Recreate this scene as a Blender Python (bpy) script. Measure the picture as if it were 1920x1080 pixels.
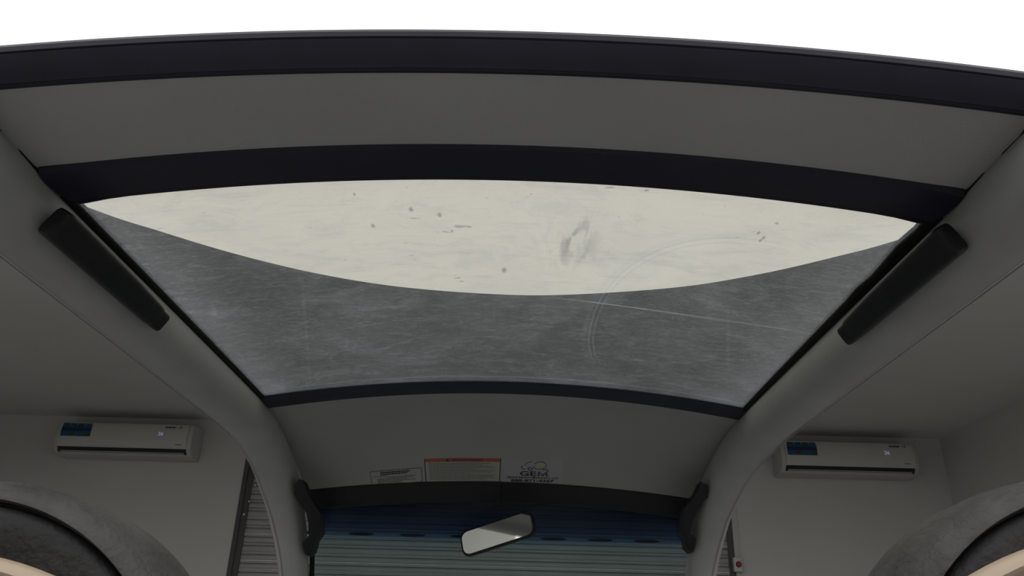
import bpy, bmesh, math, random
from mathutils import Vector, Matrix
random.seed(7)
for o in list(bpy.data.objects): bpy.data.objects.remove(o)
scene = bpy.context.scene
C = scene.collection
R = math.radians

# ------------------------------------------------------------------ camera
EYE = 1.30                                   # camera height above the floor
cd = bpy.data.cameras.new('camera')
cd.sensor_width = 36.0; cd.lens = 36.0 * 1450 / 1920; cd.clip_start = 0.02; cd.clip_end = 400
cam = bpy.data.objects.new('camera', cd); C.objects.link(cam)
cam.matrix_world = Matrix.Translation((0, 0, EYE)) @ Matrix.Rotation(R(90 + 24.8), 4, 'X') @ Matrix.Rotation(R(1.5), 4, 'Z')
scene.camera = cam

# ------------------------------------------------------------------ world: flat white overcast sky
w = bpy.data.worlds.new('overcast'); scene.world = w; w.use_nodes = True
wb = w.node_tree.nodes['Background']
wb.inputs[0].default_value = (1.0, 0.995, 0.98, 1); wb.inputs[1].default_value = 1.55
scene.view_settings.view_transform = 'Standard'
scene.view_settings.look = 'None'
scene.view_settings.exposure = 0.0
scene.view_settings.gamma = 1.0
scene.view_settings.use_curve_mapping = False

# ------------------------------------------------------------------ materials
def nodes_of(m):
    m.use_nodes = True
    nt = m.node_tree
    return nt, nt.nodes, nt.links
def mat(name, col, rough=0.5, metal=0.0, spec=0.5, var=0.08, scale=6.0, bump=0.0, bscale=200.0, fine=0.0):
    m = bpy.data.materials.new(name)
    nt, N, L = nodes_of(m)
    b = N['Principled BSDF']
    b.inputs['Roughness'].default_value = rough; b.inputs['Metallic'].default_value = metal
    b.inputs['Specular IOR Level'].default_value = spec
    tc = N.new('ShaderNodeTexCoord')
    nz = N.new('ShaderNodeTexNoise'); nz.inputs['Scale'].default_value = scale; nz.inputs['Detail'].default_value = 5
    L.new(tc.outputs['Object'], nz.inputs['Vector'])
    rp = N.new('ShaderNodeValToRGB')
    lo = [max(0, c * (1 - var)) for c in col]; hi = [min(1, c * (1 + var)) for c in col]
    rp.color_ramp.elements[0].position = 0.3; rp.color_ramp.elements[0].color = (*lo, 1)
    rp.color_ramp.elements[1].position = 0.7; rp.color_ramp.elements[1].color = (*hi, 1)
    L.new(nz.outputs['Fac'], rp.inputs['Fac']); L.new(rp.outputs['Color'], b.inputs['Base Color'])
    if bump:
        n2 = N.new('ShaderNodeTexNoise'); n2.inputs['Scale'].default_value = bscale; n2.inputs['Detail'].default_value = 3
        L.new(tc.outputs['Object'], n2.inputs['Vector'])
        bp = N.new('ShaderNodeBump'); bp.inputs['Strength'].default_value = bump; bp.inputs['Distance'].default_value = 0.002
        L.new(n2.outputs['Fac'], bp.inputs['Height']); L.new(bp.outputs['Normal'], b.inputs['Normal'])
    return m
M = {}
M['roof'] = mat('white_gelcoat_roof_panel', (0.335, 0.337, 0.337), 0.55, var=0.04, scale=5, bump=0.15, bscale=260)
M['rooffront'] = mat('shaded_white_front_roof_panel', (0.250, 0.256, 0.254), 0.55, var=0.04, scale=5, bump=0.15, bscale=260)  # darker copy of the roof white, shade of the front panel put into the colour
M['rail'] = mat('white_painted_rail', (0.295, 0.296, 0.290), 0.45, var=0.07, scale=9, bump=0.05, bscale=60)
M['trim'] = mat('dark_blue_black_trim', (0.0115, 0.0113, 0.0235), 0.5, spec=0.3, var=0.15, scale=20, bump=0.05)
M['black'] = mat('black_moulded_plastic', (0.008, 0.0085, 0.011), 0.5, spec=0.3, var=0.15, scale=30, bump=0.2, bscale=500)
M['rubber'] = mat('black_rubber', (0.008, 0.008, 0.008), 0.8, spec=0.2)
M['wall'] = mat('painted_wall', (0.54, 0.533, 0.515), 0.85, spec=0.2, var=0.035, scale=1.5, bump=0.1, bscale=40)
M['ceiling'] = mat('painted_ceiling', (0.55, 0.545, 0.527), 0.9, spec=0.15, var=0.03, scale=1.2, bump=0.08, bscale=40)
M['floor'] = mat('grey_concrete', (0.32, 0.316, 0.308), 0.85, spec=0.2, var=0.15, scale=2, bump=0.3, bscale=50)
M['lightblocker'] = mat('light_blocker_render', (0.22, 0.215, 0.20), 0.9, spec=0.2, var=0.08, scale=1.0)  # for the unseen light-blocking walls
M['yard'] = mat('yard_concrete', (0.20, 0.195, 0.185), 0.85, spec=0.2, var=0.15, scale=2, bump=0.3, bscale=50)
M['steel'] = mat('galvanised_slat', (0.33, 0.325, 0.315), 0.55, metal=0.25, var=0.08, scale=3)
M['guide'] = mat('dark_steel_guide', (0.07, 0.068, 0.065), 0.6, metal=0.2)
M['ac'] = mat('white_plastic', (0.50, 0.50, 0.475), 0.35, var=0.02)
M['ac2'] = mat('offwhite_plastic', (0.44, 0.44, 0.42), 0.4, var=0.02)
M['dark'] = mat('dark_recess', (0.012, 0.012, 0.013), 0.7)
M['blue'] = mat('sticker_blue', (0.012, 0.07, 0.18), 0.4); M['navy'] = mat('sticker_navy', (0.008, 0.02, 0.08), 0.4)
M['green'] = mat('sticker_green', (0.025, 0.055, 0.02), 0.4, var=0.5, scale=60); M['sky'] = mat('sticker_light_blue', (0.02, 0.12, 0.22), 0.4)
M['red'] = mat('red_button', (0.20, 0.012, 0.012), 0.4)
M['orange'] = mat('orange_print', (0.26, 0.065, 0.03), 0.5)
M['paper'] = mat('sticker_paper', (0.27, 0.275, 0.25), 0.5, var=0.03)
M['paper2'] = mat('white_vinyl_sticker', (0.265, 0.265, 0.285), 0.4, var=0.02)
M['ink'] = mat('black_ink', (0.008, 0.008, 0.010), 0.5); M['ink2'] = mat('grey_ink', (0.10, 0.10, 0.095), 0.5)
M['yellow'] = mat('pale_yellow_print', (0.30, 0.29, 0.17), 0.5)
M['cream'] = mat('cream_shell', (0.40, 0.31, 0.225), 0.4, var=0.03)
M['whiteshell'] = mat('pale_seat_shell', (0.56, 0.51, 0.52), 0.45, var=0.02)
M['vinyl'] = mat('worn_black_vinyl', (0.041, 0.039, 0.036), 0.6, spec=0.4, var=0.45, scale=24, bump=0.8, bscale=180)
M['vinyl2'] = mat('dark_vinyl_panel', (0.012, 0.0112, 0.0118), 0.7, spec=0.4, var=0.5, scale=30, bump=0.8, bscale=220)
M['bodyp'] = mat('white_body_plastic', (0.45, 0.45, 0.44), 0.4)
M['tyre'] = mat('tyre_rubber', (0.02, 0.02, 0.02), 0.9)
m = bpy.data.materials.new('mirror_silver'); nt, N, L = nodes_of(m); b = N['Principled BSDF']
b.inputs['Metallic'].default_value = 1; b.inputs['Roughness'].default_value = 0.03; b.inputs['Base Color'].default_value = (0.56, 0.58, 0.555, 1); M['mirror'] = m
m = bpy.data.materials.new('display_led'); nt, N, L = nodes_of(m); b = N['Principled BSDF']
b.inputs['Emission Color'].default_value = (0.62, 0.58, 1, 1); b.inputs['Emission Strength'].default_value = 0.22; b.inputs['Base Color'].default_value = (0.3, 0.3, 0.35, 1); M['led'] = m

def math_node(N, L, op, a, b=None, c=None, clamp=False):
    n = N.new('ShaderNodeMath'); n.operation = op; n.use_clamp = clamp
    for i, v in enumerate((a, b, c)):
        if v is None: continue
        if isinstance(v, (int, float)): n.inputs[i].default_value = v
        else: L.new(v, n.inputs[i])
    return n.outputs[0]

def dusty_glass():
    """scratched, dirty smoke-tinted roof pane: transparency + thin dust film"""
    m = bpy.data.materials.new('dusty_tinted_roof_glass')
    nt, N, L = nodes_of(m)
    for n in list(N):
        if n.type == 'BSDF_PRINCIPLED': N.remove(n)
    out = [n for n in N if n.type == 'OUTPUT_MATERIAL'][0]
    tc = N.new('ShaderNodeTexCoord'); sp = N.new('ShaderNodeSeparateXYZ')
    L.new(tc.outputs['Object'], sp.inputs[0]); X, Y = sp.outputs['X'], sp.outputs['Y']
    def mk(op, a, b=None, c=None, clamp=False): return math_node(N, L, op, a, b, c, clamp)
    def noise(scale, sx=1, sy=1, detail=6, dist=0.0, off=0, rough=0.55):
        mp = N.new('ShaderNodeMapping'); mp.inputs['Scale'].default_value = (sx, sy, 1); mp.inputs['Location'].default_value = (off, off * 1.7, 0)
        L.new(tc.outputs['Object'], mp.inputs['Vector'])
        n = N.new('ShaderNodeTexNoise'); n.inputs['Scale'].default_value = scale; n.inputs['Detail'].default_value = detail
        n.inputs['Distortion'].default_value = dist; n.inputs['Roughness'].default_value = rough
        L.new(mp.outputs[0], n.inputs['Vector']); return n.outputs['Fac']
    def ramp(v, a, b):
        r = N.new('ShaderNodeMapRange'); r.clamp = True; r.interpolation_type = 'SMOOTHSTEP'
        r.inputs['From Min'].default_value = a; r.inputs['From Max'].default_value = b
        L.new(v, r.inputs['Value']); return r.outputs['Result']
    def line(dist, wdt):          # 1 on the line, 0 beyond wdt
        return mk('SUBTRACT', 1.0, ramp(mk('ABSOLUTE', dist), 0.0, wdt))
    def seg(x0, y0, x1, y1, wdt, bend=0.0):      # a scratch as a thin segment
        lx, ly = x1 - x0, y1 - y0; ln = math.hypot(lx, ly); ux, uy = lx / ln, ly / ln
        dx, dy = mk('SUBTRACT', X, x0), mk('SUBTRACT', Y, y0)
        t = mk('ADD', mk('MULTIPLY', dx, ux), mk('MULTIPLY', dy, uy))
        d = mk('SUBTRACT', mk('MULTIPLY', dx, -uy), mk('MULTIPLY', dy, -ux))
        if bend:
            tt = mk('MULTIPLY', t, mk('SUBTRACT', ln, t)); d = mk('ADD', d, mk('MULTIPLY', tt, bend))
        inside = mk('MULTIPLY', ramp(t, 0, 0.04), mk('SUBTRACT', 1.0, ramp(t, ln - 0.06, ln)))
        return mk('MULTIPLY', line(d, wdt), inside)
    def ring(cx, cy, r, wdt, a0, a1, ex=1.0):
        dx, dy = mk('SUBTRACT', X, cx), mk('MULTIPLY', mk('SUBTRACT', Y, cy), ex)
        rr = mk('SQRT', mk('ADD', mk('MULTIPLY', dx, dx), mk('MULTIPLY', dy, dy)))
        ang = mk('ARCTAN2', dy, dx)
        gate = mk('MULTIPLY', ramp(ang, a0, a0 + 0.3), mk('SUBTRACT', 1.0, ramp(ang, a1 - 0.3, a1)))
        return mk('MULTIPLY', line(mk('SUBTRACT', rr, r), wdt), gate)
    streak = noise(9, 1.2, 9, 7, 0.3)
    cloud = noise(4.2, 1, 1, 7, 0.8, 3.1)
    blot = noise(11, 1, 1.6, 8, 1.2, 7.7, 0.65)
    fine = noise(150, 1, 2.4, 4, 0, 5)
    grain = noise(60, 1, 1.8, 5, 0.4, 31, 0.7)
    specks = ramp(noise(70, 1, 1.3, 3, 0, 9), 0.70, 0.76)
    big = ramp(noise(26, 1, 1.5, 2, 0, 15), 0.74, 0.77)
    # dust film amount
    def sring(cx, cy, a, b, wdt, p=2.35):
        dx, dy = mk('SUBTRACT', X, cx), mk('SUBTRACT', Y, cy)
        rr = mk('POWER', mk('ADD', mk('POWER', mk('DIVIDE', mk('ABSOLUTE', dx), a), p), mk('POWER', mk('DIVIDE', mk('ABSOLUTE', dy), b), p)), 1 / p)
        gate = mk('MULTIPLY', mk('SUBTRACT', 1.0, ramp(dx, -0.04, 0.06)), mk('SUBTRACT', 1.0, ramp(dy, 0.12, 0.26)))
        return mk('MULTIPLY', line(mk('SUBTRACT', rr, 1.0), wdt), gate)
    scr = sring(0.347, -0.13, 0.190, 0.346, 0.012)
    scr2 = sring(0.350, -0.13, 0.185, 0.333, 0.008)
    scr3 = sring(0.345, -0.13, 0.197, 0.352, 0.045)
    l1 = seg(0.075, -0.226, 0.52, -0.203, 0.0024, -0.22)
    l2 = seg(0.125, -0.220, 0.40, -0.193, 0.0020, -0.15)
    l3 = seg(-0.350, -0.078, -0.06, -0.150, 0.0018, 0.05)
    l4 = seg(-0.262, 0.038, -0.134, -0.052, 0.0050, 0.3)
    l5 = seg(-0.470, -0.255, -0.492, -0.170, 0.006, 1.5)
    l6 = seg(0.20, 0.0, 0.46, 0.0, 0.0014)
    l7 = seg(0.357, -0.284, 0.442, 0.046, 0.004)
    l8 = seg(-0.315, -0.30, -0.415, 0.20, 0.004)
    spots = None
    for (px_, py_, rr_) in ((0.343, -0.495, 0.0035), (0.353, -0.484, 0.004), (0.351, -0.476, 0.0035), (-0.19, -0.546, 0.003), (-0.122, -0.505, 0.005), (-0.179, -0.463, 0.005), (0.002, -0.322, 0.007), (-0.071, -0.445, 0.003), (-0.085, -0.490, 0.005)):
        dx, dy = mk('SUBTRACT', X, px_), mk('MULTIPLY', mk('SUBTRACT', Y, py_), 0.45)
        q = mk('SUBTRACT', 1.0, ramp(mk('SQRT', mk('ADD', mk('MULTIPLY', dx, dx), mk('MULTIPLY', dy, dy))), rr_ * 0.15, rr_ * 0.85))
        spots = q if spots is None else mk('ADD', spots, q)
    s1 = mk('MULTIPLY', mk('ADD', mk('ADD', scr, scr2), mk('MULTIPLY', scr3, 0.35)), 0.045)
    s2 = mk('MULTIPLY', mk('ADD', mk('ADD', l1, l2), mk('ADD', mk('MULTIPLY', l3, 0.5), mk('MULTIPLY', l4, 0.30))), 0.085)
    s3 = mk('MULTIPLY', mk('ADD', mk('ADD', l5, l6), mk('ADD', mk('MULTIPLY', l7, 0.4), mk('MULTIPLY', l8, 0.4))), 0.035)
    edge = ramp(mk('ABSOLUTE', X), 0.40, 0.525)
    back = ramp(Y, 0.10, 0.24)
    film = mk('ADD', 0.034, mk('MULTIPLY', ramp(cloud, 0.32, 0.72), 0.020))
    film = mk('ADD', film, mk('MULTIPLY', ramp(blot, 0.45, 0.75), 0.030))
    film = mk('ADD', film, mk('MULTIPLY', ramp(fine, 0.42, 0.72), 0.034))
    film = mk('ADD', film, mk('MULTIPLY', ramp(grain, 0.46, 0.70), 0.022))
    film = mk('ADD', film, mk('MULTIPLY', edge, 0.036))
    film = mk('ADD', film, mk('MULTIPLY', ramp(streak, 0.5, 0.75), 0.016))
    wipe = noise(3.0, 1.0, 0.8, 3, 2.5, 21)
    film = mk('ADD', film, mk('MULTIPLY', ramp(wipe, 0.5, 0.68), 0.014))
    film = mk('ADD', film, mk('MULTIPLY', back, 0.004))
    film = mk('ADD', film, mk('ADD', s1, mk('ADD', s2, s3)), clamp=True)
    # transmission colour
    smudge = mk('MULTIPLY', mk('MULTIPLY', line(mk('SUBTRACT', X, 0.098), 0.055), line(mk('ADD', Y, 0.425), 0.13)), ramp(noise(22, 2.5, 0.6, 5, 0.5, 2), 0.42, 0.62))
    tr = mk('SUBTRACT', 1.0, mk('MULTIPLY', ramp(cloud, 0.35, 0.75), 0.11))
    tr = mk('SUBTRACT', tr, mk('MULTIPLY', ramp(blot, 0.46, 0.74), 0.15))
    tr = mk('SUBTRACT', tr, mk('MULTIPLY', ramp(streak, 0.52, 0.75), 0.09))
    tr = mk('SUBTRACT', tr, mk('MULTIPLY', ramp(fine, 0.5, 0.85), 0.10))
    tr = mk('SUBTRACT', tr, mk('MULTIPLY', specks, 0.30))
    tr = mk('SUBTRACT', tr, mk('MULTIPLY', big, 0.35))
    tr = mk('SUBTRACT', tr, mk('MULTIPLY', smudge, 0.38))
    tr = mk('SUBTRACT', tr, mk('MULTIPLY', mk('ADD', scr, mk('ADD', scr2, mk('MULTIPLY', scr3, 0.4))), 0.17))
    tr = mk('SUBTRACT', tr, mk('MULTIPLY', spots, 0.45), clamp=True)
    col = N.new('ShaderNodeMix'); col.data_type = 'RGBA'; col.blend_type = 'MULTIPLY'; col.inputs[0].default_value = 1
    col.inputs[6].default_value = (0.345, 0.337, 0.292, 1)
    cc = N.new('ShaderNodeCombineColor')
    for i in range(3): L.new(tr, cc.inputs[i])
    L.new(cc.outputs[0], col.inputs[7])
    T = N.new('ShaderNodeBsdfTransparent'); L.new(col.outputs[2], T.inputs[0])
    D = N.new('ShaderNodeBsdfTranslucent'); D.inputs[0].default_value = (0.76, 0.82, 0.87, 1)
    mx = N.new('ShaderNodeMixShader'); L.new(film, mx.inputs[0]); L.new(T.outputs[0], mx.inputs[1]); L.new(D.outputs[0], mx.inputs[2])
    G = N.new('ShaderNodeBsdfGlossy'); G.inputs['Roughness'].default_value = 0.12
    fr = N.new('ShaderNodeFresnel'); fr.inputs[0].default_value = 1.3
    m2 = N.new('ShaderNodeMixShader'); L.new(math_node(N, L, 'MULTIPLY', fr.outputs[0], 0.6), m2.inputs[0])
    L.new(mx.outputs[0], m2.inputs[1]); L.new(G.outputs[0], m2.inputs[2])
    L.new(m2.outputs[0], out.inputs[0])
    return m
M['roofglass'] = dusty_glass()

def windshield_glass():
    m = bpy.data.materials.new('windscreen_glass_with_blue_shade_band')
    nt, N, L = nodes_of(m)
    for n in list(N):
        if n.type == 'BSDF_PRINCIPLED': N.remove(n)
    out = [n for n in N if n.type == 'OUTPUT_MATERIAL'][0]
    tc = N.new('ShaderNodeTexCoord'); sp = N.new('ShaderNodeSeparateXYZ'); L.new(tc.outputs['Object'], sp.inputs[0])
    mr = N.new('ShaderNodeMapRange'); mr.inputs['From Min'].default_value = 1.30 + 0.215; mr.inputs['From Max'].default_value = 1.30 + 0.345
    L.new(sp.outputs['Z'], mr.inputs['Value'])
    rp = N.new('ShaderNodeValToRGB'); e = rp.color_ramp.elements
    e[0].position = 0.0; e[0].color = (0.62, 0.78, 0.77, 1)
    e[1].position = 1.0; e[1].color = (0.012, 0.02, 0.05, 1)
    for p, c in ((0.22, (0.50, 0.70, 0.76, 1)), (0.32, (0.12, 0.26, 0.46, 1)), (0.48, (0.03, 0.085, 0.22, 1)), (0.75, (0.013, 0.03, 0.085, 1))):
        x = e.new(p); x.color = c
    L.new(mr.outputs[0], rp.inputs[0])
    T = N.new('ShaderNodeBsdfTransparent'); L.new(rp.outputs[0], T.inputs[0])
    D = N.new('ShaderNodeBsdfTranslucent'); D.inputs[0].default_value = (0.7, 0.75, 0.78, 1)
    nz = N.new('ShaderNodeTexNoise'); nz.inputs['Scale'].default_value = 7; L.new(tc.outputs['Object'], nz.inputs['Vector'])
    mx = N.new('ShaderNodeMixShader'); L.new(math_node(N, L, 'MULTIPLY', nz.outputs['Fac'], 0.016), mx.inputs[0])
    L.new(T.outputs[0], mx.inputs[1]); L.new(D.outputs[0], mx.inputs[2])
    G = N.new('ShaderNodeBsdfGlossy'); G.inputs['Roughness'].default_value = 0.02
    fr = N.new('ShaderNodeFresnel'); fr.inputs[0].default_value = 1.4
    m2 = N.new('ShaderNodeMixShader'); L.new(math_node(N, L, 'MULTIPLY', fr.outputs[0], 0.35), m2.inputs[0])
    L.new(mx.outputs[0], m2.inputs[1]); L.new(G.outputs[0], m2.inputs[2])
    L.new(m2.outputs[0], out.inputs[0])
    return m
M['windscreen'] = windshield_glass()

# ------------------------------------------------------------------ mesh helpers
def link(name, verts, faces, m, parent=None, smooth=True, angle=40):
    me = bpy.data.meshes.new(name); me.from_pydata([tuple(v) for v in verts], [], faces); me.update()
    bm = bmesh.new(); bm.from_mesh(me); bmesh.ops.remove_doubles(bm, verts=bm.verts, dist=1e-6)
    bmesh.ops.recalc_face_normals(bm, faces=bm.faces)
    if smooth:
        for f in bm.faces: f.smooth = True
        for e in bm.edges:
            if len(e.link_faces) == 2 and e.calc_face_angle(0) > R(angle): e.smooth = False
    bm.to_mesh(me); bm.free()
    if isinstance(m, (list, tuple)):
        for k in m: me.materials.append(k)
    else: me.materials.append(m)
    o = bpy.data.objects.new(name, me); C.objects.link(o)
    if parent: o.parent = parent
    return o
def box_vf(x0, x1, y0, y1, z0, z1):
    v = [(x, y, z) for z in (z0, z1) for y in (y0, y1) for x in (x0, x1)]
    return v, [(0, 1, 3, 2), (4, 5, 7, 6), (0, 1, 5, 4), (2, 3, 7, 6), (0, 2, 6, 4), (1, 3, 7, 5)]
def join(*vfs):
    V, F = [], []
    for v, f in vfs:
        n = len(V); V += list(v); F += [tuple(i + n for i in q) for q in f]
    return V, F
def box(name, x0, x1, y0, y1, z0, z1, m, parent=None, bevel=0.0):
    v, f = box_vf(x0, x1, y0, y1, z0, z1)
    o = link(name, v, f, m, parent, smooth=False)
    if bevel: bevel_obj(o, bevel)
    return o
def bevel_obj(o, wd, seg=3):
    bm = bmesh.new(); bm.from_mesh(o.data)
    bmesh.ops.bevel(bm, geom=list(bm.edges), offset=wd, segments=seg, profile=0.5, affect='EDGES', clamp_overlap=True)
    for f in bm.faces: f.smooth = True
    for e in bm.edges:
        if len(e.link_faces) == 2 and e.calc_face_angle(0) > R(45): e.smooth = False
    bm.to_mesh(o.data); bm.free()
def loft(rings, closed_ring=True, caps=True):
    n = len(rings[0]); V = [p for r in rings for p in r]; F = []
    for i in range(len(rings) - 1):
        for j in range(n if closed_ring else n - 1):
            k = (j + 1) % n
            F.append((i * n + j, i * n + k, (i + 1) * n + k, (i + 1) * n + j))
    if caps:
        F.append(tuple(range(n))[::-1]); F.append(tuple((len(rings) - 1) * n + j for j in range(n)))
    return V, F
def cr(pts, n):          # Catmull-Rom through tuples, n steps per span
    out = []; P = [Vector(p) for p in pts]
    for i in range(len(P) - 1):
        p0 = P[i - 1] if i else P[0] * 2 - P[1]; p1 = P[i]; p2 = P[i + 1]; p3 = P[i + 2] if i + 2 < len(P) else P[-1] * 2 - P[-2]
        for k in range(n):
            t = k / n
            out.append(0.5 * ((2 * p1) + (p2 - p0) * t + (2 * p0 - 5 * p1 + 4 * p2 - p3) * t * t + (3 * p1 - p0 - 3 * p2 + p3) * t ** 3))
    out.append(P[-1]); return out
def tube_vf(path, rad, n=12, caps=True):
    rings = []; P = [Vector(p) for p in path]
    for i, p in enumerate(P):
        t = (P[min(i + 1, len(P) - 1)] - P[max(i - 1, 0)]).normalized()
        a = t.cross(Vector((1, 0, 0)) if abs(t.x) < 0.9 else Vector((0, 0, 1))).normalized(); b = t.cross(a)
        r = rad[i] if isinstance(rad, (list, tuple)) else rad
        rings.append([p + a * math.cos(2 * math.pi * k / n) * r + b * math.sin(2 * math.pi * k / n) * r for k in range(n)])
    return loft(rings, True, caps)
def empty(name, loc, rz=0.0):
    o = bpy.data.objects.new(name, None); C.objects.link(o); o.empty_display_size = 0.2
    o.location = loc; o.rotation_euler = (0, 0, rz); return o
def tag(o, label=None, cat=None, group=None, kind=None):
    if label: o['label'] = label
    if cat: o['category'] = cat
    if group: o['group'] = group
    if kind: o['kind'] = kind
    return o
def lerp(tab, x):
    if x <= tab[0][0]: return tab[0][1]
    for (a, fa), (b, fb) in zip(tab, tab[1:]):
        if x <= b: return fa + (fb - fa) * (x - a) / (b - a)
    return tab[-1][1]

# ------------------------------------------------------------------ the building
CEIL = EYE + 1.558
XL, XR, YB = -4.30, 3.40, 6.0
OX0, OX1, OZ = -2.005, 1.715, EYE + 1.37        # roller-door opening
v = join(box_vf(XL - 0.2, OX0, YB, YB + 0.2, 0, CEIL + 0.1), box_vf(OX1, XR + 0.2, YB, YB + 0.2, 0, CEIL + 0.1), box_vf(OX0, OX1, YB, YB + 0.2, OZ, CEIL + 0.1))
tag(link('wall_back', *v, M['wall'], smooth=False), kind='structure')
tag(box('wall_left', XL - 0.2, XL, -1.6, YB, 0, CEIL + 0.1, M['wall']), kind='structure')
tag(box('wall_right', XR, XR + 0.2, -1.6, YB, 0, CEIL + 0.1, M['wall']), kind='structure')
tag(box('floor', XL - 0.2, XR + 0.2, -1.6, YB + 0.6, -0.15, 0, M['floor']), kind='structure')
tag(box('ground', -14, 13, -14, -1.6, -0.15, -0.005, M['yard']), kind='structure')
yw = join(box_vf(-9.2, -9.0, -9, -1.6, -0.1, 3.5), box_vf(9.0, 9.2, -9, -1.6, -0.1, 3.5), box_vf(-9.2, 9.2, -9.2, -9, -0.1, 3.5), box_vf(-9.2, XL - 0.2, -1.6, -1.4, -0.1, 3.5), box_vf(XR + 0.2, 9.2, -1.6, -1.4, -0.1, 3.5))  # unseen walls added around the yard to hold back low sky light
tag(link('wall_light_blocker', *yw, M['lightblocker'], smooth=False), kind='structure')
# ceiling slab whose open front edge is a wide concave arc, feathered to a thin lip
arc = cr([(-4.3, -1.6), (-3.6, 0.10), (-2.9, 1.10), (-2.3, 2.02), (-1.734, 2.683), (-1.5, 2.890), (-1.225, 3.095), (-0.902, 3.272), (-0.54, 3.392), (-0.1, 3.448),
          (0.261, 3.434), (0.759, 3.322), (1.094, 3.168), (1.382, 2.972), (1.634, 2.751), (2.2, 2.10), (2.8, 1.15), (3.4, -1.6)], 8)
nA = len(arc)
V = []; F = []
for p in arc:
    V += [(p[0], p[1], CEIL), (p[0], p[1] + 0.55, CEIL + 0.16), (p[0], YB, CEIL + 0.16), (p[0], YB, CEIL)]
for i in range(nA - 1):
    a, b = 4 * i, 4 * (i + 1)
    for k in range(4): F.append((a + k, a + (k + 1) % 4, b + (k + 1) % 4, b + k))
F += [(0, 1, 2, 3), tuple(4 * (nA - 1) + k for k in (3, 2, 1, 0))]
tag(link('ceiling', V, F, M['ceiling'], smooth=False), kind='structure')

# roller shutter: every slat its own piece
door = empty('door_1', ((OX0 + OX1) / 2, YB + 0.03, 0)); tag(door, kind='structure')
PITCH = 0.0622; hw = (OX1 - OX0) / 2 - 0.05
prof = [(0.004, 0.0005), (-0.010, 0.0015), (-0.0135, 0.012), (-0.0145, 0.021), (-0.0125, 0.030), (-0.009, 0.0365), (0.005, 0.0375), (0.005, 0.0415), (-0.009, 0.0425), (-0.0115, 0.049), (-0.009, 0.0560), (0.004, 0.0570), (0.004, 0.0620), (0.010, 0.0620), (0.010, 0.0005)]
def slat_mesh():
    rings = [[(x, y, z) for (y, z) in prof] for x in (-hw, hw)]
    return loft(rings)
s0 = link('slat', *slat_mesh(), M['steel'], door, angle=50)
s0.location = (0, 0, 0.02)
nsl = int((OZ - 0.02) / PITCH) + 1
box('bottom_bar', -hw, hw, -0.018, 0.016, 0.0, 0.024, M['guide'], door)
box('shutter_box', -hw - 0.05, hw + 0.05, 0.010, 0.16, OZ - 0.08, OZ, M['guide'], door)
for i in range(1, nsl):
    c = s0.copy(); C.objects.link(c); c.location = (0, random.uniform(-0.002, 0.002), 0.02 + i * PITCH)
    c.rotation_euler = (random.uniform(-0.03, 0.03), 0, 0); c.parent = door
for x0, x1, nm in ((-hw - 0.05, -hw + 0.012, 'guide_rail'), (hw - 0.012, hw + 0.05, 'guide_rail')):
    box(nm, x0, x1, -0.030, -0.0165, 0.0, OZ, M['guide'], door)
    box(nm, x0 if x0 < 0 else x1 - 0.03, x0 + 0.03 if x0 < 0 else x1, -0.0165, 0.03, 0.0, OZ, M['guide'], door)
# flat dark ovals set on one slat, on the level of the shade band's edge
def oval(n, a, b, y, t=0.002):
    out = []
    for yy in (y, y + t): out.append([(a * (abs(math.cos(q)) ** 0.6) * (1 if math.cos(q) > 0 else -1), yy, b * math.sin(q)) for q in [2 * math.pi * k / n for k in range(n)]])
    return loft(out)
sv = oval(20, 0.095, 0.010, -0.0165, 0.006)
vs0 = None
zi = 0.02 + round((EYE + 0.690 - 0.02) / PITCH) * PITCH
for i, x in enumerate((-1.30, -0.93, -0.55, -0.17, 0.18, 0.50, 0.85, 1.20)):
    if vs0 is None: o = vs0 = link('dark_oval', *sv, M['dark'], door, angle=60)
    else: o = vs0.copy(); C.objects.link(o); o.parent = door
    o.location = (x, 0, zi + 0.018)
# grey casing strip down the left side of the door opening
tag(box('trim_1', OX0 - 0.012, OX0 + 0.02, YB - 0.014, YB + 0.01, 0, OZ + 0.02, M['guide']), kind='structure')
tag(box('trim_2', OX1 - 0.02, OX1 + 0.020, YB - 0.014, YB + 0.01, 0, OZ + 0.02, M['ac2']), kind='structure')
# small pale blocks standing in for glints on the left guide
for i, (dx, z) in enumerate(((0.066, 1.05), (0.040, 0.93), (0.015, 0.835))):
    box('guide_glint', -hw - 0.03 + dx, -hw - 0.015 + dx, -0.045, -0.030, EYE + z, EYE + z + 0.016, M['ac'], door, 0.003)

# switch box with a red button beside the roller door
sw = empty('emergency_switch', (1.702, YB - 0.012, EYE + 0.575))
tag(sw, 'small white switch box with red push button right of the shutter', 'switch')
box('switch_box', -0.032, 0.032, -0.05, 0, -0.05, 0.05, M['ac'], sw, 0.006)
bt = loft([[(0.021 * math.cos(a), y, 0.021 * math.sin(a)) for a in [2 * math.pi * k / 20 for k in range(20)]] for y in (-0.05, -0.062)] + [[(0.015 * math.cos(a), -0.068, 0.015 * math.sin(a)) for a in [2 * math.pi * k / 20 for k in range(20)]]])
link('button', *bt, M['red'], sw)

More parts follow.
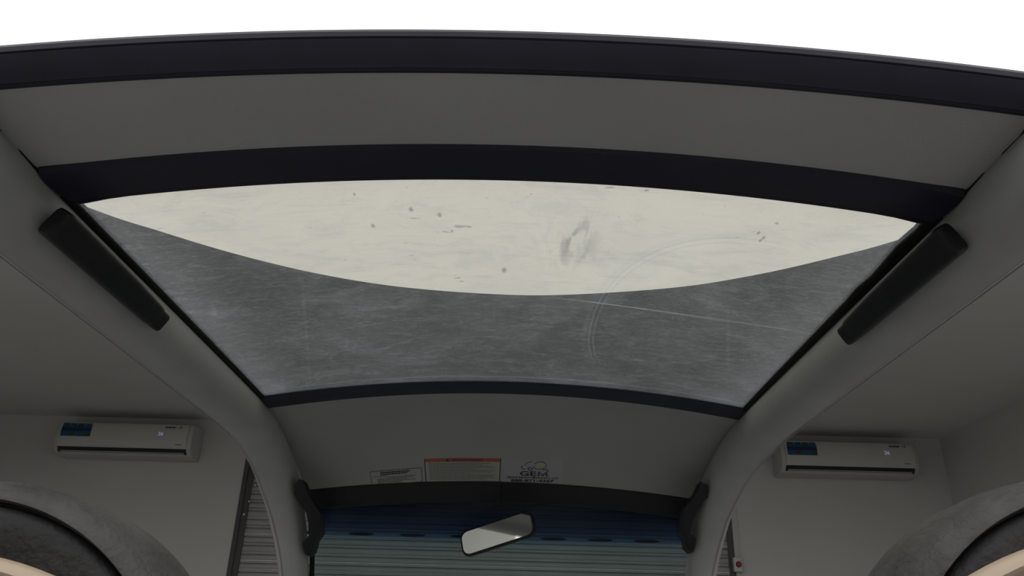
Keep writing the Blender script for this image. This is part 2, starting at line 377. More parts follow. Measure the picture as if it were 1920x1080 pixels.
# ------------------------------------------------------------------ air conditioners
def text_mesh(s, size, m, name, parent, place, bold=0.0, align='CENTER'):
    cu = bpy.data.curves.new('t', 'FONT'); cu.body = s; cu.size = size; cu.align_x = align; cu.offset = bold; cu.resolution_u = 2
    ob = bpy.data.objects.new('t', cu); C.objects.link(ob)
    me = bpy.data.meshes.new_from_object(ob)
    bpy.data.objects.remove(ob); me.name = name
    bm = bmesh.new(); bm.from_mesh(me); bmesh.ops.triangulate(bm, faces=bm.faces); bm.to_mesh(me); bm.free()
    for vv in me.vertices: vv.co = place(vv.co.x, vv.co.y)
    me.materials.clear(); me.materials.append(m)
    o = bpy.data.objects.new(name, me); C.objects.link(o); o.parent = parent; return o
def make_ac(loc, label, W=1.04, rz=0.0, sl=-0.36):
    t = empty('air_conditioner', loc, rz); tag(t, label, 'air conditioner', 'wall-mounted air conditioners either side of the shutter')
    h = W / 2; H = 0.27; D = 1.12; SZ = 0.90
    t.scale = (1, D, SZ)
    body = [(0, 0.0), (-0.10, 0.0), (-0.135, 0.008), (-0.150, 0.030), (-0.10, 0.055), (-0.10, 0.24), (-0.13, H - 0.004), (-0.12, H), (0, H)]
    link('casing', *loft([[(x, y, z) for y, z in body] for x in (-h + 0.03, h - 0.03)]), M['ac2'], t, angle=35)
    # front panel, gently bowed
    fp = [(-0.101, 0.068), (-0.186, 0.060), (-0.197, 0.075), (-0.205, 0.13), (-0.206, 0.19), (-0.200, 0.245), (-0.190, 0.262), (-0.12, H + 0.004), (-0.101, H + 0.002)]
    link('front_panel', *loft([[(x, y, z) for y, z in fp] for x in (-h + 0.032, h - 0.032)]), M['ac'], t, angle=35)
    # end caps
    ec = [(0, 0.0), (-0.09, -0.002), (-0.145, 0.006), (-0.178, 0.040), (-0.192, 0.075), (-0.199, 0.13), (-0.200, 0.19), (-0.194, 0.245), (-0.182, 0.264), (-0.12, H + 0.003), (0, H + 0.003)]
    for s in (-1, 1):
        cy = sum(p[0] for p in ec) / len(ec); cz = sum(p[1] for p in ec) / len(ec)
        rings = [[(s * (h - 0.031), y, z) for y, z in ec], [(s * (h - 0.008), y, z) for y, z in ec], [(s * h, cy + (y - cy) * 0.93, cz + (z - cz) * 0.95) for y, z in ec]]
        link('end_cap', *loft(rings), M['ac2'], t, angle=35)
    # air outlet
    link('air_outlet', *loft([[(x, y, z) for y, z in [(-0.101, 0.066), (-0.176, 0.062), (-0.168, 0.024), (-0.150, 0.020), (-0.101, 0.05)]] for x in (-h + 0.035, h - 0.035)]), M['dark'], t, smooth=False)
    link('louver', *loft([[(x, y, z) for y, z in [(-0.172, 0.0295), (-0.169, 0.0320), (-0.150, 0.0210), (-0.152, 0.017), (-0.169, 0.0260)]] for x in (-h + 0.05, h - 0.05)]), M['ac2'], t, smooth=False)
    def fy(z):      # front panel surface y at height z
        return lerp([(0.060, -0.186), (0.075, -0.197), (0.13, -0.205), (0.19, -0.206), (0.245, -0.200), (0.262, -0.190)], z)
    # coloured feature sticker, made of tiles
    def patch(nm, x0, x1, z0, z1, m, par, d=0.001):
        zs = [z0 + (z1 - z0) * k / 4 for k in range(5)]
        return link(nm, *loft([[(x0, fy(z) - d, z) for z in zs] + [(x0, fy(z) - d + 0.0016, z) for z in zs[::-1]], [(x1, fy(z) - d, z) for z in zs] + [(x1, fy(z) - d + 0.0016, z) for z in zs[::-1]]]), m, par, smooth=False)
    sx = -h + 0.045; sw_, z1, z0 = 0.225, 0.252, 0.140
    st = patch('sticker', sx, sx + sw_, z0, z1, M['sky'], t, 0.0012)
    st['label'] = 'blue and green tiled sticker'
    cols = ['green', 'blue', 'green', 'blue']
    for i in range(4):
        x0 = sx + 0.004 + i * (sw_ - 0.004) / 4
        patch('sticker_tile', x0, x0 + 0.050, z1 - 0.036, z1 - 0.004, M[cols[i]], st, 0.0022)
        patch('sticker_tile', x0, x0 + 0.050, z0 + 0.004, z0 + 0.034, M[cols[(i + 1) % 4]], st, 0.0022)
    patch('sticker_band', sx + 0.001, sx + sw_ - 0.001, z0 + 0.038, z1 - 0.040, M['navy'], st, 0.0022)
    dp = text_mesh('26', 0.040, M['led'], 'display_digits', t, lambda a, b: (h - 0.235 + a, fy(0.165 + b) - 0.0012, 0.165 + b), bold=0.001)
    dp['label'] = 'glowing pale violet temperature digits'
    text_mesh('Inverter', 0.024, M['ink'], 'lettering', t, lambda a, b: (h - 0.17 + a, fy(0.228 + b) - 0.0012, 0.228 + b), bold=0.0012)
    text_mesh('12', 0.030, M['ink2'], 'lettering', t, lambda a, b: (h - 0.10 + a, fy(0.228 + b) - 0.0012, 0.228 + b), bold=0.0012)
    patch('lettering', h - 0.115, h - 0.065, 0.088, 0.094, M['ink2'], t, 0.001)
    return t
make_ac((-2.893, YB, EYE + 1.222), 'white wall air conditioner left of the roller shutter', W=1.03)
make_ac((2.572, YB, EYE + 1.222), 'white wall air conditioner right of the roller shutter', W=1.03)

# ------------------------------------------------------------------ the electric car
YC = 1.4
car = empty('electric_car', (-0.0135, YC, 0), R(-0.25))
tag(car, 'small open white electric car seen from behind, glass roof panel and black trim', 'car')
def cv(x, y, z): return (x, y - YC, z + EYE)       # camera-relative design numbers to the car's own frame
Z0 = [(0.45, 0.528), (1.63, 0.528), (1.70, 0.5245), (1.80, 0.511), (1.90, 0.484), (1.99, 0.438), (2.06, 0.388), (2.09, 0.362)]
KK = [(0.55, 0.135), (0.62, 0.137), (0.75, 0.170), (1.70, 0.170), (2.06, 0.130)]
def surf(x, y, d=0.0): return lerp(Z0, y) - lerp(KK, y) * x * x - d
def panel(name, y0, y1, xe, m, t=0.022, ny=10, nx=28):
    top, bot = [], []
    V, F = [], []
    for i in range(ny + 1):
        y = y0 + (y1 - y0) * i / ny
        for j in range(nx + 1):
            x = -xe(y) + 2 * xe(y) * j / nx
            V.append(cv(x, y, surf(x, y)))
    n = len(V)
    sl = 0
    for i in range(ny + 1):
        y = y0 + (y1 - y0) * i / ny
        g = (lerp(Z0, y + 0.01) - lerp(Z0, y - 0.01)) / 0.02
        nl = math.hypot(1, g)
        for j in range(nx + 1):
            x = -xe(y) + 2 * xe(y) * j / nx
            V.append(cv(x, y - g / nl * t, surf(x, y) + t / nl))
    W = nx + 1
    for i in range(ny):
        for j in range(nx):
            a = i * W + j
            F.append((a, a + 1, a + W + 1, a + W)); F.append((n + a, n + a + W, n + a + W + 1, n + a + 1))
    for j in range(nx):
        F.append((j, n + j, n + j + 1, j + 1)); a = ny * W + j; F.append((a, a + 1, n + a + 1, n + a))
    for i in range(ny):
        a = i * W; F.append((a, a + W, n + a + W, n + a)); a += nx; F.append((a, n + a, n + a + W, a + W))
    return link(name, V, F, m, car, angle=50)
panel('rear_roof_panel', 0.612, 0.800, lambda y: 0.64 if y < 0.60 else 0.545, M['roof'], ny=6)
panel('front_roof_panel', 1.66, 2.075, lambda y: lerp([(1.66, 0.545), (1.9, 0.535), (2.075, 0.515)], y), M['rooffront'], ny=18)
gl = panel('roof_glass', 0.801, 1.660, lambda y: 0.533, M['roofglass'], t=0.004, ny=4, nx=40)
gl.data.materials[0] = M['roofglass']
# the glass is a single translucent sheet: keep only its lower skin
bm = bmesh.new(); bm.from_mesh(gl.data)
bmesh.ops.delete(bm, geom=[f for f in bm.faces if abs(f.normal.z) < 0.5], context='FACES')
bm.verts.ensure_lookup_table()
up = [f for f in bm.faces if f.normal.z > 0]
bmesh.ops.delete(bm, geom=up, context='FACES'); bm.to_mesh(gl.data); bm.free()
gl['label'] = 'dusty scratched smoke-tinted roof pane'

def arch(name, prof, k, xe, m, nx=40, shift=None, yb=0.0):
    """prof: closed (y,z) outline swept across the car's width along a crown z - k x^2"""
    rings = []
    for j in range(nx + 1):
        s = -1 + 2 * j / nx
        ring = []
        for (y, z) in prof:
            x = s * (xe(y) if callable(xe) else xe)
            dz = shift(s) if shift else 0
            ring.append(cv(x, y - yb * x * x, z - k * x * x + dz))
        rings.append(ring)
    return link(name, *loft(rings), m, car, angle=28)
# rear edge trim with its rolled lip and two fine grooves
arch('rear_edge_trim', [(0.622, 0.531), (0.6205, 0.5250), (0.6155, 0.5240), (0.6140, 0.5255), (0.6125, 0.5248), (0.6060, 0.5310), (0.6000, 0.5385), (0.5955, 0.5465), (0.5965, 0.5485), (0.5945, 0.5495), (0.5940, 0.5550), (0.597, 0.5605), (0.604, 0.563), (0.622, 0.563)], 0.139, 0.66, M['trim'])
arch('roof_crossbar', [(0.744, 0.552), (0.745, 0.530), (0.750, 0.5235), (0.765, 0.521), (0.790, 0.5205), (0.806, 0.522), (0.8085, 0.5245), (0.814, 0.5225), (0.820, 0.5265), (0.822, 0.552)], 0.170,
     lambda y: lerp([(0.744, 0.516), (0.775, 0.514), (0.808, 0.508), (0.822, 0.496)], y) + 0.010, M['trim'], shift=lambda s: -0.0035 * max(0, (abs(s) - 0.9) / 0.1) ** 2)
arch('front_roof_strip', [(1.631, 0.537), (1.631, 0.5255), (1.636, 0.5215), (1.655, 0.5195), (1.685, 0.5185), (1.700, 0.5195), (1.705, 0.526), (1.70, 0.54)], 0.170, 0.535, M['trim'])
arch('windscreen_header', [(2.056, 0.400), (2.057, 0.3860), (2.065, 0.3800), (2.083, 0.354), (2.088, 0.344), (2.098, 0.341), (2.115, 0.352), (2.085, 0.40)], 0.125, 0.530, M['black'])
# side gaskets of the roof glass (the right one a little wider)
for s, w0 in ((-1, 0.0), (1, 0.006)):
    rings = []
    for i in range(21):
        y = 0.80 + (1.665 - 0.80) * i / 20
        xi = 0.521 - w0 * (1 - i / 20) + 0.002 * math.sin(i * 2.1) * (1 if s > 0 and i < 7 else 0)
        rings.append([cv(s * x, y, surf(x, y) + dz) for x, dz in ((xi, 0.006), (xi, -0.003), (xi + 0.003, -0.006), (0.540, -0.007), (0.548, 0.0), (0.548, 0.008))])
    link('glass_gasket', *loft(rings), M['rubber'], car, angle=35)

# thin rubber joint between the rear panel and each rail
for s in (-1, 1):
    pth = []
    for i in range(13):
        y = 0.60 + 0.155 * i / 12; x = 0.5345 - 0.006 * max(0, (y - 0.70) / 0.055) + 0.001 * math.sin(i * 1.9)
        pth.append(cv(s * x, y, surf(x, y) - 0.001))
    link('panel_joint', *tube_vf(pth, 0.0028, 8), M['rubber'], car)

# side rails that curve down into the windscreen pillars
rail_path = cr([(0.600, 0.34, -0.75), (0.604, 0.36, -0.2), (0.606, 0.385, 0.20), (0.598, 0.42, 0.36), (0.584, 0.50, 0.440), (0.577, 0.62, 0.457), (0.577, 0.90, 0.458), (0.577, 1.25, 0.458), (0.577, 1.60, 0.456),
                (0.575, 1.75, 0.445), (0.572, 1.88, 0.412), (0.566, 1.98, 0.362), (0.557, 2.065, 0.290), (0.546, 2.135, 0.195), (0.538, 2.20, 0.06), (0.534, 2.26, -0.12), (0.532, 2.33, -0.38)], 5)
def rail_r(y, z):
    if y < 1.5: return 0.0505
    return lerp([(1.5, 0.0505), (1.98, 0.0485), (2.08, 0.042), (2.15, 0.0365), (2.35, 0.0355)], y)
for s in (-1, 1):
    rings = []; bead = []; seam = []
    P = [Vector((q.x - (0.023 if s > 0 else 0.003) * max(0.0, min(1.0, (q.y - 1.72) / 0.30)), q.y, q.z)) for q in rail_path]
    for i, p in enumerate(P):
        t = (P[min(i + 1, len(P) - 1)] - P[max(i - 1, 0)]).normalized()
        side = Vector((1, 0, 0)); side = (side - t * side.dot(t)).normalized(); nrm = t.cross(side).normalized()
        if nrm.z > 0 or (abs(nrm.z) < 0.3 and nrm.y > 0): nrm = -nrm     # towards the cabin
        if nrm.dot(Vector((0, -1, -1))) < 0: nrm = -nrm
        r = rail_r(p[1], p[2]); ring = []
        for k in range(28):
            a = 2 * math.pi * k / 28
            ca, sa = math.cos(a), math.sin(a)
            ex = 0.82
            q = p + side * (r * math.copysign(abs(ca) ** ex, ca)) + nrm * (r * 0.92 * math.copysign(abs(sa) ** ex, sa))
            ring.append(cv(s * q.x, q.y, q.z))
        rings.append(ring)
        q = p + side * (r * 0.985) + nrm * (r * 0.22); bead.append(cv(s * q.x, q.y, q.z))
        q = p + side * (r * 0.62) + nrm * (r * 0.855); seam.append(cv(s * q.x, q.y, q.z))
    rl = link('side_rail', *loft(rings), M['rail'], car, angle=60)
    link('edge_bead', *tube_vf(bead, 0.0032, 8), M['rail'], rl)
    link('moulding_seam', *tube_vf(seam[18:], 0.0012, 6), M['rail'], rl)

# grab handles
for s, dy in ((-1, 0.017), (1, 0.004)):
    y0, y1 = 0.764 + dy, 1.052 + dy
    cx, cz = 0.514, 0.4315
    n = Vector((-0.86, 0, -0.51)); u = Vector((0.51, 0, -0.86))
    def hring(y, wd, th, off=0.0, rr=0.55):
        out = []
        for k in range(20):
            a = 2 * math.pi * k / 20; ca, sa = math.cos(a), math.sin(a)
            q = Vector((cx, y, cz)) + n * off + u * (wd * math.copysign(abs(ca) ** rr, ca)) + n * (th * math.copysign(abs(sa) ** rr, sa))
            out.append(cv(s * q.x, q.y, q.z))
        return out
    rings = [hring(y0, 0.0165, 0.009, 0, 0.35), hring(y0 + 0.003, 0.019, 0.011, 0, 0.35), hring(y0 + 0.012, 0.0198, 0.012, 0, 0.4), hring(y0 + 0.09, 0.0198, 0.012, 0.004), hring(y1 - 0.10, 0.0190, 0.012, 0.004), hring(y1 - 0.022, 0.0175, 0.011), hring(y1 - 0.009, 0.0165, 0.0100), hring(y1 - 0.006, 0.0145, 0.008)]
    gh = link('grab_handle', *loft(rings), M['black'], car, angle=50)
    rings = [hring(y1 - 0.022, 0.012, 0.006, -0.004), hring(y1 - 0.01, 0.0158, 0.009, -0.004), hring(y1 + 0.024, 0.0150, 0.009, -0.006, 0.4), hring(y1 + 0.029, 0.0130, 0.007, -0.006, 0.4)]
    link('handle_foot', *loft(rings), M['black'], gh, angle=50)

# windscreen, its side seals and the corner brackets
WP = [(0.352, 2.098), (0.30, 2.122), (0.22, 2.155), (0.12, 2.190), (0.0, 2.226), (-0.15, 2.268), (-0.36, 2.325)]
V, F = [], []; nx = 24
for z, y in WP:
    hwid = 0.512 + (0.352 - z) * -0.03
    for j in range(nx + 1):
        x = -hwid + 2 * hwid * j / nx
        dz = -0.125 * x * x * max(0, (z + 0.36) / 0.712)
        V.append(cv(x, y + 0.012 * (1 - (x / hwid) ** 2), z + dz))
for i in range(len(WP) - 1):
    for j in range(nx):
        a = i * (nx + 1) + j; F.append((a, a + 1, a + nx + 2, a + nx + 1))
ws = link('windscreen', V, F, M['windscreen'], car); ws['label'] = 'clear windscreen with deep blue shade band'
for s in (-1, 1):
    path = [cv(s * (0.500 - (0.352 - z) * 0.022), y - 0.004, z - 0.03 * max(0, (z + 0.36) / 0.712)) for z, y in WP]
    link('windscreen_seal', *tube_vf(path, 0.0065, 8), M['rubber'], car)
# corner castings that clamp the windscreen to the pillars: upper lobe, neck, lower lobe
BR = {-1: [(-0.5008, 1.9264, 0.3586), (-0.514, 1.9408, 0.3442), (-0.516, 1.9596, 0.3254), (-0.5075, 1.9671, 0.3179), (-0.4864, 1.9957, 0.2893), (-0.4814, 2.0285, 0.2565), (-0.4844, 2.0458, 0.2392), (-0.5037, 2.0636, 0.2214), (-0.5018, 2.0858, 0.1992), (-0.4924, 2.0879, 0.1971), (-0.4806, 2.0783, 0.2067), (-0.4701, 2.0524, 0.2326), (-0.4552, 2.0359, 0.2491), (-0.4517, 1.9961, 0.2889), (-0.4765, 1.9609, 0.3241), (-0.4892, 1.9283, 0.3567)],
      1: [(0.4847, 1.9104, 0.3746), (0.5043, 1.9187, 0.3663), (0.5068, 1.935, 0.35), (0.5041, 1.9427, 0.3423), (0.4969, 1.9473, 0.3377), (0.4796, 1.9811, 0.3039), (0.4748, 1.9936, 0.2914), (0.4721, 2.0209, 0.2641), (0.4896, 2.0297, 0.2553), (0.4925, 2.0401, 0.2449), (0.4885, 2.0587, 0.2263), (0.4818, 2.0589, 0.2261), (0.4681, 2.0487, 0.2363), (0.4629, 2.0315, 0.2535), (0.4534, 2.0214, 0.2636), (0.4492, 2.0009, 0.2841), (0.4497, 1.9672, 0.3178), (0.4654, 1.948, 0.337), (0.4772, 1.9302, 0.3548)]}
for s in (-1, 1):
    pr = BR[s]; n = len(pr)
    cx, cy, cz = (sum(p[k] for p in pr) / n for k in range(3))
    def br(k, d):
        out = []
        for i, (x, y, z) in enumerate(pr):     # inset along the outline's own normal, pushed back by d
            a = Vector(pr[i - 1]); b = Vector(pr[(i + 1) % n]); t = (b - a); t.y = 0
            nn = Vector((t.z, 0, -t.x)).normalized()
            if nn.dot(Vector((x - cx, 0, z - cz))) < 0: nn = nn if abs(nn.dot(Vector((x - cx, 0, z - cz)))) < 0.004 else -nn
            out.append(cv(x - nn.x * k, y + d, z - nn.z * k))
        return out
    link('corner_bracket', *loft([br(0.0020, -0.004), br(0.0, 0.0), br(0.0, 0.045)]), M['black'], car, angle=35)

# rear-view mirror (glass faces back and slightly up)
def rr_pts(wd, ht, r, n=6):
    out = []
    for cx_, cy_, a0 in ((wd - r, ht - r, 0), (-wd + r, ht - r, 90), (-wd + r, -ht + r, 180), (wd - r, -ht + r, 270)):
        for k in range(n + 1):
            a = R(a0 + 90 * k / n); out.append((cx_ + r * math.cos(a), cy_ + r * math.sin(a)))
    return out
mirror_M = Matrix.Translation(cv(-0.012, 2.045, 0.2575)) @ Matrix.Rotation(R(-25.0), 4, 'Z') @ Matrix.Rotation(R(-2.2), 4, 'X') @ Matrix.Rotation(R(-14.5), 4, 'Y')
def mp(x, y, z): return tuple(mirror_M @ Vector((x, y, z)))
pts = rr_pts(0.104, 0.0335, 0.020)
def sc(p, d): return [(x * (1 - d / 0.104), z * (1 - d / 0.0335)) for x, z in p]
rings = []
for y, d in ((0.001, 0.0062), (-0.0012, 0.0045), (0.0, 0.0008), (0.004, 0.0), (0.014, 0.001), (0.024, 0.007), (0.030, 0.018)):
    rings.append([mp(x, y, z) for x, z in sc(pts, d)])
mr = link('rear_view_mirror', *loft(rings), M['black'], car, angle=50)
gp = sc(pts, 0.0054)
link('mirror_glass', *loft([[mp(x, -0.0006, z) for x, z in gp], [mp(x, 0.0006, z) for x, z in gp]]), M['mirror'], mr, smooth=False)
stalk = [mp(0.0, 0.026, 0.0), mp(0.0, 0.045, 0.008), cv(-0.006, 2.125, 0.290), cv(-0.004, 2.134, 0.297)]
link('mirror_stalk', *tube_vf(stalk, 0.006, 10), M['black'], mr)
# fine centre line moulded into the header
link('header_seam', *tube_vf([cv(-0.004, 2.058, 0.385), cv(-0.004, 2.0655, 0.379), cv(-0.004, 2.083, 0.3535), cv(-0.004, 2.088, 0.3435)], 0.0016, 6), M['rubber'], car)

# ------------------------------------------------------------------ stickers on the front roof panel
def on_panel(x, y, d=0.0006):
    g = (lerp(Z0, y + 0.01) - lerp(Z0, y - 0.01)) / 0.02; nl = math.hypot(1, g)
    return cv(x, y + g / nl * d, surf(x, y) - d / nl)
def decal(name, quad, m, parent, d=0.0006, nx=10, ny=8, hole=None):
    (x0, y0), (x1, y1), (x2, y2), (x3, y3) = quad           # top-left, top-right, bottom-right, bottom-left
    def P(u, v, dd):
        x = 0.0055 + (x0 * (1 - u) + x1 * u) * (1 - v) + (x3 * (1 - u) + x2 * u) * v
        y = (y0 * (1 - u) + y1 * u) * (1 - v) + (y3 * (1 - u) + y2 * u) * v
        return on_panel(x, y, dd)
    V = [P(i / nx, j / ny, d) for j in range(ny + 1) for i in range(nx + 1)]
    F = [(j * (nx + 1) + i, j * (nx + 1) + i + 1, (j + 1) * (nx + 1) + i + 1, (j + 1) * (nx + 1) + i) for j in range(ny) for i in range(nx)]
    return link(name, V, F, m, parent), P
def strips(name, P, segs, m, parent, d):
    V, F = [], []
    for (u0, v0, u1, v1) in segs:
        n = len(V); k = 4
        for i in range(k + 1):
            u = u0 + (u1 - u0) * i / k
            V += [P(u, v0, d), P(u, v1, d)]
        F += [(n + 2 * i, n + 2 * i + 1, n + 2 * i + 3, n + 2 * i + 2) for i in range(k)]
    o = link(name, V, F, m, parent, smooth=False); return o
def ptext(s, u0, u1, v0, v1, P, m, parent, d, bold=0.0, name='lettering'):
    """text stretched into the box u0..u1, v0 (top)..v1 (bottom) of the sticker"""
    cu = bpy.data.curves.new('t', 'FONT'); cu.body = s; cu.size = 1; cu.offset = bold; cu.resolution_u = 2
    ob = bpy.data.objects.new('t', cu); C.objects.link(ob); me = bpy.data.meshes.new_from_object(ob); bpy.data.objects.remove(ob)
    bm = bmesh.new(); bm.from_mesh(me); bmesh.ops.triangulate(bm, faces=bm.faces); bm.to_mesh(me); bm.free()
    xs = [q.co.x for q in me.vertices]; ys = [q.co.y for q in me.vertices]
    a, b, c, e = min(xs), max(xs), min(ys), max(ys)
    for q in me.vertices:
        u = u0 + (u1 - u0) * (q.co.x - a) / (b - a); vv = v1 + (v0 - v1) * (q.co.y - c) / (e - c)
        q.co = P(u, vv, d)
    me.materials.clear(); me.materials.append(m); me.name = name
    o = bpy.data.objects.new(name, me); C.objects.link(o); o.parent = parent; return o

def words(u0, u1, v, h, seed, gap=0.012, lo=0.02, hi=0.07):
    rnd = random.Random(seed); out = []; u = u0
    while u < u1:
        l = min(rnd.uniform(lo, hi), u1 - u); out.append((u, v, u + l, v + h)); u += l + gap
    return out
# small instruction sticker
st, P = decal('sticker', [(-0.3508, 2.021), (-0.217, 2.0166), (-0.2163, 2.0561), (-0.3477, 2.0623)], M['paper'], car)
st['label'] = 'small pale instruction sticker with black title'
strips('border', P, [(0, 0, 1, 0.03), (0, 0.97, 1, 1), (0, 0, 0.012, 1), (0.988, 0, 1, 1), (0.2, 0.0, 0.25, 0.06)], M['ink2'], st, 0.0012)
strips('title_lettering', P, words(0.20, 0.78, 0.10, 0.09, 3, 0.008, 0.03, 0.06) + words(0.20, 0.72, 0.23, 0.08, 4, 0.008, 0.03, 0.06), M['ink'], st, 0.0012)
L_ = []
for k, (a, b) in enumerate(((0.06, 0.32), (0.30, 0.88), (0.12, 0.84), (0.12, 0.70), (0.12, 0.88), (0.12, 0.60))):
    L_ += words(a, b, 0.36 + 0.095 * k, 0.045, 10 + k, 0.01, 0.02, 0.06)
strips('body_lettering', P, L_, M['ink2'], st, 0.0012)
# warning sticker with orange heading
st, P = decal('sticker', [(-0.2088, 1.9915), (-0.0112, 1.9914), (-0.0134, 2.0575), (-0.208, 2.058)], M['paper'], car)
st['label'] = 'large pale warning sticker with orange heading band'
strips('border', P, [(0, 0, 0.010, 1), (0.990, 0, 1, 1), (0, 0.98, 1, 1)], M['ink'], st, 0.0012)
hb = strips('heading_band', P, [(0, 0, 1, 0.15)], M['orange'], st, 0.0010)
ptext('WARNING', 0.36, 0.76, 0.03, 0.125, P, M['ink'], st, 0.0014, 0.01)
V = [P(0.27, 0.125, 0.0014), P(0.33, 0.125, 0.0014), P(0.30, 0.02, 0.0014)]
link('warning_triangle', V, [(0, 1, 2)], M['ink'], st, smooth=False)
L_ = []
for k in range(12):
    L_ += words(0.06, (0.85, 0.76, 0.90, 0.93, 0.70, 0.93, 0.88, 0.60, 0.96, 0.9, 0.93, 0.80)[k], 0.20 + 0.062 * k, 0.022, 30 + k, 0.008, 0.015, 0.05)
strips('body_lettering', P, L_, M['ink2'], st, 0.0012)
# maker's sticker: little car drawing, name, company line, telephone number
st, P = decal('sticker', [(-0.0071, 1.9898), (0.1478, 1.9881), (0.1517, 2.0544), (-0.0064, 2.0589)], M['paper2'], car)
st['label'] = "white maker's sticker with car emblem and telephone number"
ptext('GE', 0.284, 0.560, 0.52, 0.715, P, M['ink'], st, 0.0012, 0.022)
ptext('Global Electric Motorcars, LLC', 0.073, 0.925, 0.735, 0.835, P, M['ink'], st, 0.0012, 0.012)
ptext('888-871-4367', 0.14, 0.85, 0.855, 0.975, P, M['ink'], st, 0.0012, 0.03)
def ribbon(name, pts, wd, m, parent, P, d=0.0012, closed=False):
    pts = [Vector(p).to_2d() for p in pts]; V, F = [], []
    n = len(pts)
    for i, p in enumerate(pts):
        a = pts[i - 1] if (i or closed) else p; b = pts[(i + 1) % n] if (i < n - 1 or closed) else p
        t = Vector(((b.x - a.x) * 0.155, (b.y - a.y) * 0.080)).normalized(); nn = Vector((-t.y, t.x)) * wd / 2
        for sg in (1, -1): V.append(P(p.x + sg * nn.x / 0.155, p.y + sg * nn.y / 0.080, d))
    for i in range(n if closed else n - 1):
        k = (i + 1) % n; F.append((2 * i, 2 * i + 1, 2 * k + 1, 2 * k))
    return link(name, V, F, m, parent, smooth=False)
def uv(x, y): return ((x - 1328) / 571, (y - 91) / 237)
def ell(cx, cy, a, b, a0, a1, n=18, rot=0): return [uv(cx + a * math.cos(R(q)) * math.cos(rot) - b * math.sin(R(q)) * math.sin(rot), cy + a * math.cos(R(q)) * math.sin(rot) + b * math.sin(R(q)) * math.cos(rot)) for q in [a0 + (a1 - a0) * k / n for k in range(n + 1)]]
ribbon('lettering', [(0.600, 0.72), (0.600, 0.535), (0.666, 0.69), (0.732, 0.535), (0.732, 0.72)], 0.0052, M['ink'], st, P)
V = [P(u, v_, 0.0010) for u, v_ in ell(1686, 155, 48, 30, 0, 342, 18, -0.25)]
link('emblem_fill', V, [tuple(range(len(V)))], M['yellow'], st, smooth=False)
ribbon('emblem_line', ell(1683, 155, 58, 36, -150, 130, 24, -0.15), 0.0014, M['ink'], st, P)
ribbon('emblem_line', ell(1625, 160, 85, 40, 180, 262, 14), 0.0013, M['ink'], st, P)
ribbon('emblem_line', ell(1660, 170, 40, 22, 100, 200, 10), 0.0016, M['ink'], st, P)
ribbon('emblem_line', ell(1590, 191, 22, 12, 0, 342, 18), 0.0022, M['ink'], st, P, closed=True)
ribbon('emblem_line', [uv(1520, 168), uv(1503, 172), uv(1512, 190), uv(1545, 196)], 0.0020, M['ink'], st, P)
ribbon('emblem_line', [uv(1708, 200), uv(1722, 190), uv(1745, 193), uv(1760, 206), uv(1756, 214)], 0.0022, M['ink'], st, P)

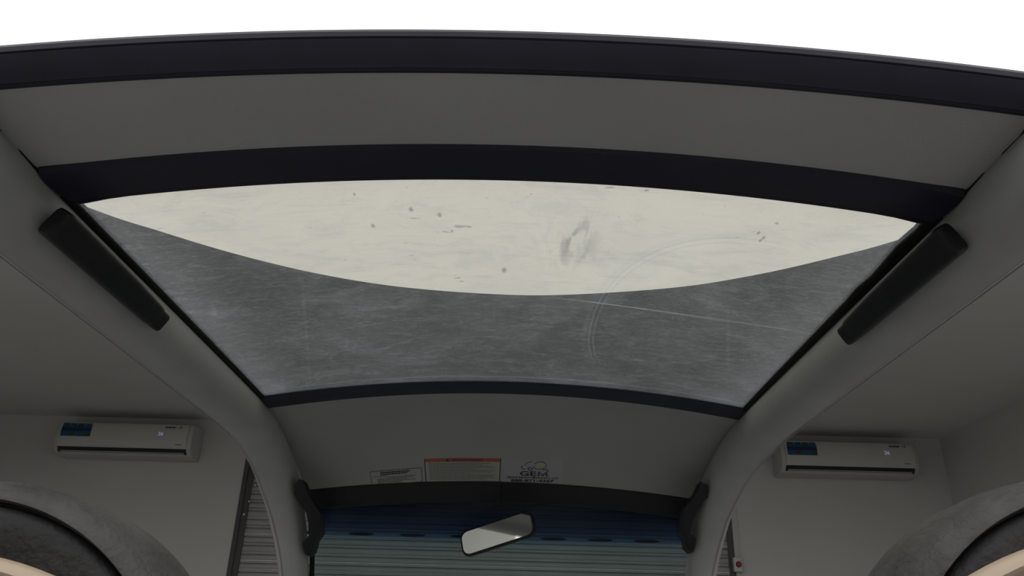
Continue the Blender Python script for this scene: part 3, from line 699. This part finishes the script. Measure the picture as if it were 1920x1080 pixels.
# ------------------------------------------------------------------ seats
def outline(r, zt, wb, zb=-0.62, n=56):
    pts = []
    for k in range(n + 1):
        a = math.pi * (0.06 + 0.88 * k / n); pts.append((r * math.cos(a), zt - r + r * math.sin(a)))
    zl = pts[0][1]
    side = []
    for k in range(1, 9):
        t = k / 8; side.append((r * math.cos(0.06 * math.pi) + (wb - r) * (1 - (1 - t) ** 2.0), zl + (zb - zl) * t))
    return [(x, z) for x, z in side[::-1]] + pts + [(-x, z) for x, z in side]
def ring_at(y, r, zt, wb, ox, oy, oz, zb=-0.62, lean=0.0):
    return [cv(ox + x, oy + y - lean * z, oz + z) for x, z in outline(r, zt, wb, zb)]
def make_seat(ox, oy, oz, up):
    oz0 = oz
    def L(specs, zb=-0.62): return [ring_at(y, r, zt, wb, ox, oy, oz, zb, 0.10) for y, r, zt, wb in specs]
    seat = link('seat', *loft(L([(0.085, 0.09, -0.060, 0.15), (0.094, 0.12, -0.030, 0.19), (0.085, 0.148, -0.010, 0.215), (0.06, 0.159, -0.002, 0.225), (0.03, 0.162, 0.000, 0.228), (0.008, 0.160, -0.001, 0.227),
        (-0.002, 0.157, -0.0035, 0.224), (-0.008, 0.152, -0.008, 0.220), (-0.0125, 0.1465, -0.0120, 0.214), (-0.0135, 0.1440, -0.0142, 0.211), (-0.011, 0.1425, -0.0154, 0.2095), (-0.002, 0.1418, -0.0160, 0.208)])), M['vinyl'], car, angle=60)
    seat['label'] = 'worn black vinyl seat with rounded back'
    link('back_cushion', *loft(L([(-0.002, 0.1400, -0.0172, 0.207), (-0.0105, 0.1380, -0.0190, 0.205), (-0.0145, 0.133, -0.0225, 0.20), (-0.017, 0.11, -0.036, 0.18), (-0.018, 0.05, -0.08, 0.12)])), M['vinyl2'], seat, angle=60)
    oz = oz0 + up       # this seat's shell sits a touch higher or lower
    sh = link('back_shell', *loft(L([(-0.014, 0.212, -0.052, 0.205), (-0.026, 0.218, -0.0485, 0.21), (-0.034, 0.222, -0.0475, 0.212), (-0.041, 0.220, -0.0495, 0.21), (-0.044, 0.215, -0.0540, 0.205), (-0.036, 0.210, -0.0580, 0.20)], -0.60)), M['cream'], seat, angle=60)
    sh['label'] = 'tan rolled rim of the seat shell'
    link('shell_back', *loft(L([(-0.034, 0.211, -0.0570, 0.20), (-0.036, 0.207, -0.0600, 0.198), (-0.043, 0.205, -0.0605, 0.196), (-0.048, 0.200, -0.066, 0.19), (-0.052, 0.16, -0.095, 0.16), (-0.053, 0.06, -0.16, 0.10)], -0.60)), M['whiteshell'], seat, angle=60)
    oz = oz0
    # squab
    v = [(x, y, z) for x, y, z in []]
    sq = box('seat_squab', 0, 0.46, 0, 0.46, 0, 0.12, M['vinyl'], seat, 0.035)
    sq.location = cv(ox - 0.23, oy + 0.09, oz - 0.66)
    return seat
make_seat(-0.316, 0.505, 0.0905, 0.0)
make_seat(0.386, 0.490, 0.1085, 0.008)

# ------------------------------------------------------------------ lower body, below the frame: hull, scuttle, seat plinth, wheels
def cb(name, x0, x1, y0, y1, z0, z1, m, bev=0.03, parent=car):
    return box(name, x0, x1, y0 - YC, y1 - YC, z0, z1, m, parent, bev)
cb('floor_pan', -0.64, 0.64, 0.25, 2.75, 0.24, 0.34, M['bodyp'])
cb('seat_plinth', -0.60, 0.60, 0.50, 1.05, 0.335, 0.655, M['bodyp'])
cb('rear_deck', -0.64, 0.64, 0.12, 0.44, 0.30, 0.62, M['bodyp'], 0.05)
rings = []
for y, zt, wd in ((2.20, 0.90, 0.58), (2.34, 0.93, 0.58), (2.50, 0.90, 0.57), (2.72, 0.78, 0.54), (2.88, 0.60, 0.48), (2.94, 0.44, 0.42)):
    rings.append([(x * wd, y - YC, 0.32 + (zt - 0.32) * z) for x, z in ((-1, 0), (-1.04, 0.4), (-0.98, 0.8), (-0.8, 0.97), (0, 1.03), (0.8, 0.97), (0.98, 0.8), (1.04, 0.4), (1, 0))])
link('front_cowl', *loft(rings), M['bodyp'], car)
cb('dashboard', -0.54, 0.54, 2.02, 2.24, 0.62, 0.91, M['black'], 0.04)
for sx_ in (-1, 1):
    for y in (0.42, 2.58):
        def wr(x, r): return [(sx_ * x, y - YC + r * math.cos(a), 0.26 + r * math.sin(a)) for a in [2 * math.pi * k / 32 for k in range(32)]]
        wl = link('wheel', *loft([wr(0.50, 0.20), wr(0.505, 0.25), wr(0.53, 0.262), wr(0.60, 0.262), wr(0.625, 0.25), wr(0.63, 0.20), wr(0.615, 0.17)]), M['tyre'], car)
        link('hubcap', *loft([wr(0.612, 0.17), wr(0.625, 0.165), wr(0.632, 0.08), wr(0.64, 0.03)]), M['bodyp'], wl)
